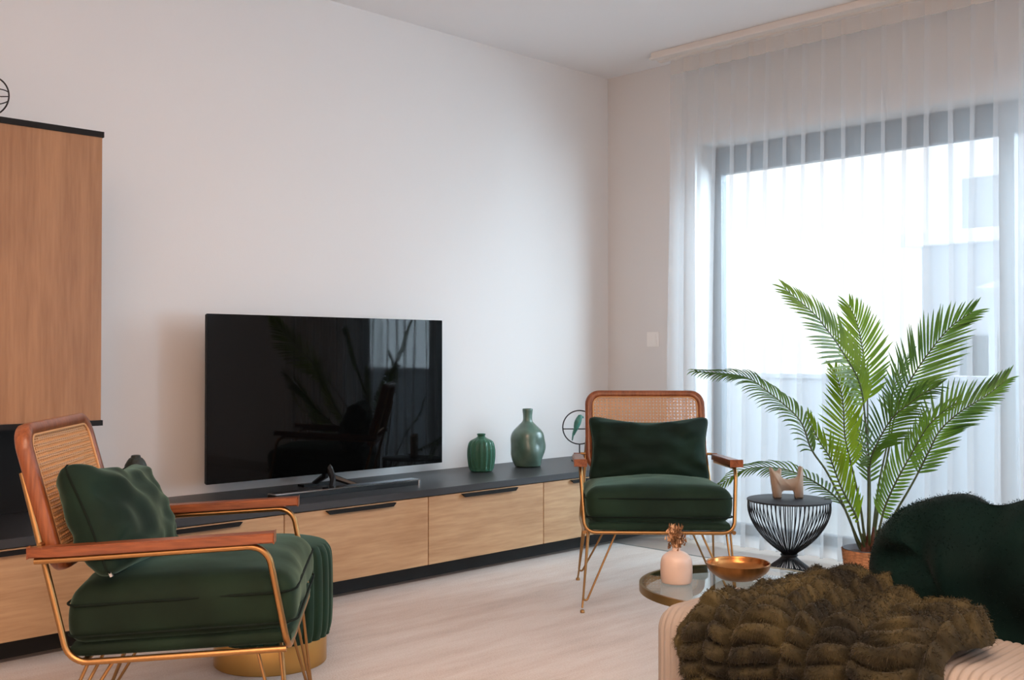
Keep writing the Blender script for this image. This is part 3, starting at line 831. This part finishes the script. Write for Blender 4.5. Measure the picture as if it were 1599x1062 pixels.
r = empty('bowl', (2.474, 1.620, TZ+.001)); tag(r, 'shallow bronze gold bowl on the glass coffee table', 'bowl')
MB().lathe(curve_prof([(.001, 0), (.028, .0), (.055, .008), (.080, .028), (.087, .047)], 6), 72).build('outside', M['bowl_out'], r, smooth=60)
MB().lathe(curve_prof([(.0875, .0475), (.084, .048), (.077, .030), (.052, .011), (.026, .004), (.001, .004)], 6), 72).build('inside', M['bowl'], r, smooth=60)
r = empty('bud_vase', (2.327, 1.719, TZ+.001)); tag(r, 'small rounded blush ceramic vase holding dried flowers on the glass table', 'vase')
MB().lathe(curve_prof([(.001, 0), (.034, .0), (.041, .006), (.043, .025), (.043, .05), (.038, .070), (.022, .083), (.012, .087), (.011, .094), (.008, .094), (.008, .085), (.001, .075)], 5), 56,
           rib=lambda a, z: -.02*math.exp(-((z-.042)/.003)**2)).build('body', M['ceramic_p'], r, smooth=60)
rnd = random.Random(4)
d = MB(); d2 = MB()
for i in range(46):
    a_ = rnd.uniform(0, 2*PI); q = rnd.uniform(.002, .022); hh = rnd.uniform(.110, .150)
    top = Vector((q*math.cos(a_), q*math.sin(a_), hh)); base = Vector((q*.2*math.cos(a_), q*.2*math.sin(a_), .08))
    tgt = d if i % 3 else d2
    tgt.tube([base, base.lerp(top, .5), top], [.0012, .0012, .0008], 5)
    for j in range(5):
        e = top+Vector((rnd.gauss(0, .004), rnd.gauss(0, .004), rnd.uniform(-.028, .004)))
        tgt.tube([e, e+Vector((rnd.gauss(0, .003), rnd.gauss(0, .003), .009))], [.0028, .0005], 5)
d.build('dried_flowers', M['dry'], r); d2.build('dried_grass', M['dry_l'], r)

# ------------------------------------------------------------------ rug
rg = MB().box(.35, .9, FZ, 4.318, 3.60, 0).build('rug', M['rug'], bevel=.003)
tag(rg, 'large pale distressed woven rug on the tiled floor', 'rug')
fr = MB().box(4.318, .9, FZ, 4.335, 3.60, 0.0).build('edge_binding', mat('grey_binding', lin(120, 122, 118), .8), rg)

# ------------------------------------------------------------------ palm
PX, PY = 4.257, 2.134
r = empty('potted_palm', (PX, PY, 0)); tag(r, 'tall green palm in a woven basket pot by the curtain', 'potted plant')
loc = Vector((PX, PY, 0))
bs = MB().lathe([(.001, .0), (.092, .0), (.096, .01), (.112, .165), (.106, .168), (.098, .12), (.001, .12)], 96, rib=None)
bs = MB(); P = []
for i in range(60):
    z_ = .168*i/59; P.append([((.092+.02*z_/.168+.0025*math.sin(z_*2*PI/.012+math.floor(k/4)*PI))*math.cos(2*PI*k/96), (.092+.02*z_/.168+.0025*math.sin(z_*2*PI/.012+math.floor(k/4)*PI))*math.sin(2*PI*k/96), z_) for k in range(96)])
bs.grid(P, wrap_v=True); n0 = len(bs.v)
bs.build('basket', M['basket'], r, smooth=80)
MB().lathe([(.001, .004), (.09, .004), (.106, .166), (.108, .171), (.105, .171), (.102, .14), (.001, .14)], 64).build('liner', M['liner'], r, smooth=40)
MB().lathe([(.001, .155), (.05, .154), (.1035, .146)], 40).build('soil', M['soil'], r, smooth=40)
tk = MB()
rnd = random.Random(9)
for i in range(9):
    a_ = i*2*PI/9; q = .018 if i % 2 else .03
    tk.tube([(q*math.cos(a_), q*math.sin(a_), .145), (q*.9*math.cos(a_), q*.9*math.sin(a_), .19), (q*1.2*math.cos(a_), q*1.2*math.sin(a_), rnd.uniform(.22, .27))], [.013, .011, .003], 8)
tk.build('trunk', M['trunk'], r, smooth=60)
# rachis points in the room, leaflet start fraction, blade normal (across, up), longest leaflet, (left side, right side) share
CAMN = Vector((-.7034, -.7108, 0)); UPV = Vector((0, 0, 1)); RT = Vector((.7108, -.7034, 0))
fronds = {
    'F1': [(4.244, 2.148, 0.154), (4.220, 2.170, 0.214), (4.172, 2.215, 0.373), (4.133, 2.265, 0.500), (4.106, 2.318, 0.589), (4.094, 2.370, 0.716), (4.053, 2.493, 0.830), (4.005, 2.595, 0.900), (3.893, 2.762, 0.922)],
    'F2': [(4.248, 2.144, 0.154), (4.152, 2.124, 0.260), (4.047, 2.086, 0.337), (3.910, 2.078, 0.468), (3.795, 2.063, 0.592), (3.711, 2.060, 0.660), (3.643, 2.070, 0.749)],
    'F3': [(4.240, 2.151, 0.145), (4.267, 2.194, 0.191), (4.327, 2.273, 0.301), (4.384, 2.371, 0.365), (4.405, 2.518, 0.429), (4.358, 2.634, 0.465), (4.249, 2.741, 0.459), (4.133, 2.815, 0.382)],
    'F4': [(4.257, 2.134, 0.154), (4.162, 2.082, 0.472), (4.035, 2.034, 0.708), (3.903, 1.993, 0.883), (3.758, 1.993, 1.014), (3.661, 2.004, 1.096), (3.602, 2.019, 1.149), (3.488, 2.073, 1.240)],
    'F5': [(4.255, 2.136, 0.154), (4.272, 2.143, 0.458), (4.305, 2.161, 0.688), (4.339, 2.181, 0.856), (4.375, 2.213, 0.979), (4.398, 2.245, 1.093), (4.404, 2.266, 1.156), (4.411, 2.300, 1.215)],
    'F6': [(4.248, 2.144, 0.154), (4.176, 2.127, 0.332), (4.081, 2.106, 0.477), (4.007, 2.093, 0.583), (3.947, 2.080, 0.673), (3.905, 2.063, 0.776), (3.869, 2.055, 0.854), (3.832, 2.062, 0.936)],
    'F7': [(4.267, 2.124, 0.154), (4.266, 2.094, 0.354), (4.266, 2.047, 0.601), (4.251, 2.017, 0.725), (4.238, 1.972, 0.834), (4.245, 1.892, 0.967), (4.268, 1.796, 1.098), (4.294, 1.713, 1.166)],
    'F8': [(4.282, 2.138, 0.150), (4.341, 2.131, 0.425), (4.390, 2.107, 0.645), (4.419, 2.102, 0.826), (4.438, 2.082, 0.909), (4.440, 2.051, 0.965), (4.438, 2.024, 1.013)],
    'F9': [(4.259, 2.132, 0.154), (4.123, 2.066, 0.371), (3.991, 1.996, 0.545), (3.920, 1.939, 0.630), (3.859, 1.842, 0.750), (3.846, 1.769, 0.809), (3.844, 1.714, 0.851), (3.841, 1.660, 0.876)],
    'F10': [(4.256, 2.107, 0.157), (4.282, 2.051, 0.289), (4.328, 1.974, 0.454), (4.357, 1.915, 0.591), (4.379, 1.877, 0.680), (4.419, 1.808, 0.759), (4.474, 1.724, 0.826), (4.514, 1.662, 0.890)],
    'F11': [(4.267, 2.124, 0.154), (4.171, 2.048, 0.261), (4.075, 1.973, 0.380), (4.017, 1.902, 0.487), (3.977, 1.826, 0.596), (3.954, 1.749, 0.713), (3.955, 1.690, 0.776), (3.967, 1.635, 0.819)],
    'F12': [(4.253, 2.138, 0.154), (4.348, 2.182, 0.308), (4.424, 2.216, 0.467), (4.472, 2.252, 0.546), (4.493, 2.287, 0.615), (4.496, 2.310, 0.672), (4.498, 2.336, 0.715)],
}
#        start, blade normal,                         longest, left, right, pairs, droop
spec = {
    'F1': (.42, CAMN*.55+UPV*.8+RT*.2, .15, 1, 1, 38, .9),
    'F2': (.28, CAMN*.8+RT*-.2+UPV*.5, .16, .35, 1.0, 24, .10),
    'F3': (.28, UPV*.85+CAMN*.5, .13, 1, 1, 32, .6),
    'F4': (.52, CAMN*.9+UPV*.3+RT*.35, .21, 1, .75, 32, .05),
    'F5': (.60, CAMN*.95+UPV*.2, .20, 1, 1, 26, .10),
    'F6': (.50, CAMN*.9+RT*.1, .165, 1, .9, 26, .0),
    'F7': (.52, CAMN*.9+UPV*.3, .21, 1, 1, 30, .05),
    'F8': (.66, CAMN*.8+RT*.4, .10, 1, .8, 16, .0),
    'F9': (.50, CAMN*.8+UPV*.5, .16, 1, 1, 28, .25),
    'F10': (.42, CAMN*.8+UPV*.45+RT*-.1, .20, 1, .75, 34, .05),
    'F11': (.30, CAMN*.6+RT*-.7, .13, 1, .7, 32, .0),
    'F12': (.50, CAMN*.8+UPV*.3, .12, 1, 1, 16, .1),
}
rnd = random.Random(21)
for key, pts in fronds.items():
    s0, N_, Lm, kl, kr, np_, droop = spec[key]
    N_ = N_.normalized()
    cv = [p-loc for p in catmull(pts, 10)]
    # arc length table
    ln = [0]
    for i in range(1, len(cv)): ln.append(ln[-1]+(cv[i]-cv[i-1]).length)
    tot = ln[-1]
    def at(s):
        d_ = s*tot; i = 1
        while i < len(ln)-1 and ln[i] < d_: i += 1
        t_ = (d_-ln[i-1])/max(1e-6, ln[i]-ln[i-1])
        return cv[i-1].lerp(cv[i], t_), (cv[i]-cv[i-1]).normalized()
    m = MB()
    m.tube(cv, [.0062-.0047*ln[i]/tot for i in range(len(cv))], 8)
    st_ = m.build('frond_stem', M['stem'], r, smooth=60)
    lf = MB()
    for i in range(np_+1):
        q = i/np_
        s = s0+(1-s0)*q*.995
        p, T = at(s)
        side = T.cross(N_).normalized()     # +side = viewer's left for a frond pointing up
        env = (.55+.45*math.sin(min(1, q*2.2)*PI/2))*(1-.62*max(0, q-.45)/.55)
        for sgn, kk in ((1, kl), (-1, kr)):
            L_ = Lm*env*kk*rnd.uniform(.88, 1.06)
            an = math.radians(58-34*q+rnd.uniform(-4, 4))
            d0 = (side*sgn*-1*math.sin(an)+T*math.cos(an)+N_*.22).normalized()
            nl = 6; wd = (.0088+.004*Lm/.2)*(1-.3*q)
            A = []; pos = p.copy(); dd = d0.copy()
            nrm_ = (N_-dd*N_.dot(dd)).normalized()
            for k in range(nl+1):
                t_ = k/nl
                wv = wd*math.sin(PI*min(1, .12+t_*.88))**.7*.5 if k < nl else 0.0003
                ac = dd.cross(nrm_).normalized()
                A.append([pos-ac*wv+nrm_*wv*.35, pos, pos+ac*wv+nrm_*wv*.35])
                dd = (dd+T*.05*1.0-N_*.05+Vector((0, 0, -1))*(droop*.35+.05)*t_).normalized()
                pos = pos+dd*(L_/nl)
                nrm_ = (nrm_-dd*nrm_.dot(dd)).normalized()
            lf.grid(A)
    lf.build('leaflets', M['leaf_backlit' if key in ('F4', 'F5', 'F6', 'F2') else 'leaf'], st_, smooth=80)

# ------------------------------------------------------------------ sofa
AX0, AX1, AY1, AZ = 1.33, 1.555, 1.032, .60
r = empty('sofa', (2.3, .4, 0)); tag(r, 'beige wide-rib corduroy sofa, its arm rising at the bottom right of the photo', 'sofa')
def cord_block(x0, x1, y0, y1, z0, z1, R_, pitch=.0122, amp=.0045, name='arm'):
    """block ribbed across y: ribs climb the side and run over the top"""
    prof = []     # (x, z, nx, nz)
    def add(x, z, nx, nz): prof.append((x, z, nx, nz))
    for k in range(6): add(x0, z0+(z1-R_-z0)*k/6, -1, 0)
    for k in range(9):
        a_ = PI-PI/2*k/8; add(x0+R_+R_*math.cos(a_), z1-R_+R_*math.sin(a_), math.cos(a_), math.sin(a_))
    for k in range(1, 6): add(x0+R_+(x1-x0-2*R_)*k/6, z1, 0, 1)
    for k in range(9):
        a_ = PI/2-PI/2*k/8; add(x1-R_+R_*math.cos(a_), z1-R_+R_*math.sin(a_), math.cos(a_), math.sin(a_))
    for k in range(1, 7): add(x1, z1-R_-(z1-R_-z0)*k/6, 1, 0)
    m = MB(); P = []
    n = int((y1-y0)/pitch)*8
    for i in range(n+1):
        y = y0+(y1-y0)*i/n
        ph = (y-y0)/pitch
        rb = amp*(abs(math.sin(PI*ph))**.6)
        e = 0
        for (d_) in (y1-y, y-y0):
            if d_ < R_: e = max(e, R_-math.sqrt(max(0, R_*R_-(R_-d_)**2)))
        P.append([(x+nx*(rb-e)+.004*0, y, z+nz*(rb-e)+ .004*math.sin(y*9)*nz) for (x, z, nx, nz) in prof])
    m.grid(P)
    for row in (P[0], P[-1]):
        n1 = len(m.v); m.add(row, [tuple(range(len(row)))])
    mm = m
    mm.v = [(a-2.3, b-.4, c) for a, b, c in mm.v]
    return mm.build(name, M['cord'], r, smooth=70)
cord_block(AX0, AX1, -.75, AY1, .05, AZ, .035, name='arm_rest')
cord_block(AX1+.002, 3.2, .06, .98, .22, .43, .04, name='seat_cushion')
cord_block(AX1+.002, 3.2, -.70, .05, .05, .80, .08, name='backrest')
cord_block(3.202, 3.43, -.75, AY1, .05, AZ, .035, name='arm_rest')
b_ = MB().box(-.74, -.34, .05, .9, .57, .219); b_.build('seat_base', M['cord'], r, bevel=.01)
for (x, y) in ((-.92, -1.1), (-.92, .58), (1.05, -1.1), (1.05, .58)):
    MB().lathe([(.001, 0), (.016, 0), (.022, .052), (.001, .052)], 20, (x, y, 0)).build('leg', M['black'], r, smooth=40)

# ------------------------------------------------------------------ fur throw over the sofa arm
rs = np.random.RandomState(5)
def throw():
    r = empty('fur_throw', (AX0+.1, .75, AZ)); tag(r, 'olive brown ribbed faux fur throw draped over the sofa arm', 'throw blanket')
    # cross-section path: up the front, over the arm, down behind
    path = fillet([(AX0-.012, 0, .24), (AX0-.012, 0, AZ+.012), (AX1+.02, 0, AZ+.012), (AX1+.10, 0, .50), (AX1+.105, 0, .455)], [.05, .05, .05], 10)
    ln = [0]
    for i in range(1, len(path)): ln.append(ln[-1]+(path[i]-path[i-1]).length)
    tot = ln[-1]
    NS, NY = 520, 300
    S = np.linspace(0, tot, NS)
    X = np.interp(S, ln, [p.x for p in path]); Z = np.interp(S, ln, [p.z for p in path])
    TX = np.gradient(X, S); TZ_ = np.gradient(Z, S); q = np.hypot(TX, TZ_); NX, NZ = -TZ_/q, TX/q
    U = np.linspace(0, 1, NY)
    s_top = (AZ-.24)
    # side borders along the path: wavy
    yl = .955+.012*np.sin(S*23)+.006*np.sin(S*61+1)-.07*np.clip((S-s_top-.10)/.25, 0, 1)
    yr = .545+.015*np.sin(S*17+2)+.006*np.sin(S*55)+.17*np.clip((S-s_top-.10)/.2, 0, 1)
    SS, UU = np.meshgrid(S, U, indexing='ij')
    YY = yr[:, None]+(yl-yr)[:, None]*UU
    # fur cells: columns of differing width, rows of ribs
    edges = np.array([0, .06, .165, .225, .265, .34, .385, .43, .50])*(.41/.41)
    yrel = YY-.52
    wob = .008*np.sin(SS*9+1.3)+.003*np.sin(SS*37)
    yc = yrel+wob
    ci = np.clip(np.searchsorted(edges, yc.ravel()).reshape(yc.shape)-1, 0, len(edges)-2)
    e0 = edges[ci]; e1 = edges[ci+1]
    uc = np.clip((yc-e0)/(e1-e0), 0, 1)
    phase = np.array([.1, .45, .8, .3, .65, .05, .5, .9])[ci]
    pitch = np.array([.025, .021, .0235, .020, .022, .021, .024, .021])[ci]
    rr = (SS+.006*np.sin(YY*40+ci))/pitch+phase
    ri = np.floor(rr); rf = rr-ri
    hsh = np.abs(np.sin(ri*12.9898+ci*78.233)*43758.5453) % 1
    # some rows are split in two across the column
    split = np.where(((e1-e0) > .055) & (hsh > .8), 1, 0)
    u2 = np.where(split == 1, (uc*2) % 1, uc); wcell = (e1-e0)/(1+split)
    du = np.minimum(u2, 1-u2)*wcell
    prof_v = np.sqrt(np.clip(np.sin(np.pi*rf), 0, 1)); prof_u = 1-np.exp(-du/.009)
    hgt = prof_v*prof_u
    big = .010*np.sin(YY*21+SS*6)+.008*np.sin(YY*9-SS*11+1)
    disp = .004+.028*hgt*(.7+.5*hsh)+np.maximum(big, -.006)*1.0+.006
    fade = np.clip(np.minimum(UU, 1-UU)/.04, 0, 1)**.6
    disp = .004+(disp-.004)*(.12+.88*fade)
    PX_ = X[:, None]+NX[:, None]*disp; PZ_ = Z[:, None]+NZ[:, None]*disp; PY_ = YY
    V = np.stack([PX_, PY_, PZ_], -1)
    org = np.array([AX0+.1, .75, AZ])
    V = V-org
    idx = np.arange(NS*NY).reshape(NS, NY)
    F_ = np.stack([idx[:-1, :-1], idx[1:, :-1], idx[1:, 1:], idx[:-1, 1:]], -1).reshape(-1, 4)
    me = bpy.data.meshes.new('fur_backing'); me.from_pydata(V.reshape(-1, 3).tolist(), [], F_.tolist()); me.update()
    for p in me.polygons: p.use_smooth = True
    me.materials.append(M['fur']); ob = bpy.data.objects.new('fur_backing', me); C.objects.link(ob); ob.parent = r
    # short pile
    dU = np.gradient(V, axis=1); dS = np.gradient(V, axis=0)
    Nn = np.cross(dU, dS); Nn /= np.linalg.norm(Nn, axis=-1, keepdims=True)+1e-9
    base_n = np.stack([NX[:, None]+0*YY, 0*YY, NZ[:, None]+0*YY], -1)
    sg = np.sign((Nn*base_n).sum(-1, keepdims=True)); Nn = Nn*sg
    n = 90000
    i = rs.randint(0, NS-1, n); j = rs.randint(0, NY-1, n)
    w1 = rs.rand(n, 1); w2 = rs.rand(n, 1)
    P0 = V[i, j]+(V[np.minimum(i+1, NS-1), j]-V[i, j])*w1+(V[i, np.minimum(j+1, NY-1)]-V[i, j])*w2
    D = Nn[i, j]*1.0+rs.normal(0, .32, (n, 3))+np.array([-.1, 0, -.35])
    D /= np.linalg.norm(D, axis=1, keepdims=True)
    Lh = (.003+.0045*rs.rand(n, 1))*(.5+.7*hgt[i, j][:, None])
    sd = np.cross(D, rs.normal(0, 1, (n, 3))); sd /= np.linalg.norm(sd, axis=1, keepdims=True)
    wd = .00045
    droop = np.array([0, 0, -1.0])*Lh*.35
    A = P0-sd*wd; B = P0+sd*wd; Cc = P0+D*Lh*.6+sd*wd*.7; Dd = P0+D*Lh*.6-sd*wd*.7; E_ = P0+D*Lh+droop
    VV = np.stack([A, B, Cc, Dd, E_], 1).reshape(-1, 3)
    k = np.arange(n)*5
    quads = np.stack([k, k+1, k+2, k+3], 1); tris = np.stack([k+3, k+2, k+4], 1)
    me = bpy.data.meshes.new('fur_pile'); me.from_pydata(VV.tolist(), [], quads.tolist()+tris.tolist()); me.update()
    me.materials.append(M['fur']); ob = bpy.data.objects.new('fur_pile', me); C.objects.link(ob); ob.parent = r; ob['kind'] = 'stuff'
throw()

# ------------------------------------------------------------------ plush cushion
def plush():
    r = empty('plush_cushion'); tag(r, 'large dark green plush cushion leaning on the sofa arm behind the fur throw', 'cushion')
    r.matrix_world = Matrix.Translation((1.675, .535, .598)) @ Matrix.Rotation(math.radians(-12), 4, 'Y')
    # local: y width, z height, x thickness
    w_, h_, t_ = .59, .39, .25; n = 90; V = []; 
    def P(u, v, side):
        # rounded outline
        k = (abs(u)**2.9+abs(v)**2.9)**(1/2.9); mx = max(abs(u), abs(v))
        f_ = mx/k if k > 1e-6 else 1
        y = u*w_/2*f_; z = v*h_/2*f_
        k2 = max(0, 1-mx**2.6)
        x = t_/2*k2**.5
        # gathered dents near the top middle
        dn = math.exp(-(((u-.28)/.13)**2+((v-1.0)/.38)**2))
        z -= .016*dn
        x -= .050*dn*k2**.3
        fold = .016*math.sin(u*9+v*5+side)*math.exp(-((v-.75)/.35)**2)*min(1, k2*3)
        nz = .030*noise.noise(Vector((u*2.6+7, v*2.6, side)))*min(1, k2*3)
        return (-side*(x+fold+nz), y, z)
    m = MB()
    for side in (1, -1):
        m.grid([[P(math.sin(PI/2*(2*i/n-1)), math.sin(PI/2*(2*j/n-1)), side) for j in range(n+1)] for i in range(n+1)])
    cv = m.build('cover', M['plush'], r, smooth=85)
    me = cv.data
    n_ = 70000
    V = np.array([v.co for v in me.vertices]); Nv = np.array([v.normal for v in me.vertices])
    out = np.sign((Nv*V*np.array([1, .1, .1])).sum(1, keepdims=True)); Nv = Nv*np.where(out == 0, 1, out)
    i = rs.randint(0, len(V), n_)
    P0 = V[i]+rs.normal(0, .0022, (n_, 3))-Nv[i]*.001
    D = Nv[i]+rs.normal(0, .5, (n_, 3)); D /= np.linalg.norm(D, axis=1, keepdims=True)
    L_ = .0015+.0025*rs.rand(n_, 1); sd = np.cross(D, rs.normal(0, 1, (n_, 3))); sd /= np.linalg.norm(sd, axis=1, keepdims=True)
    A = P0-sd*.0005; B = P0+sd*.0005; E_ = P0+D*L_
    VV = np.stack([A, B, E_], 1).reshape(-1, 3); k = np.arange(n_)*3
    m2 = bpy.data.meshes.new('pile'); m2.from_pydata(VV.tolist(), [], np.stack([k, k+1, k+2], 1).tolist()); m2.update()
    m2.materials.append(M['plush']); ob = bpy.data.objects.new('pile', m2); C.objects.link(ob); ob.parent = r; ob['kind'] = 'stuff'
plush()

# ceiling lamps behind the viewer (the warm light of the room)
for (x, y) in ((.2, .3), (-1.6, -1.4)):
    r = empty('ceiling_lamp', (x, y, ZC)); tag(r, 'flat square ceiling lamp out of sight '+('just above the viewer' if x > 0 else 'at the far rear of the room'), 'ceiling lamp', 'ceiling lamps')
    MB().box(-.82, -.82, -.085, .82, .82, -.001).build('housing', M['lampglass'], r, bevel=.01)
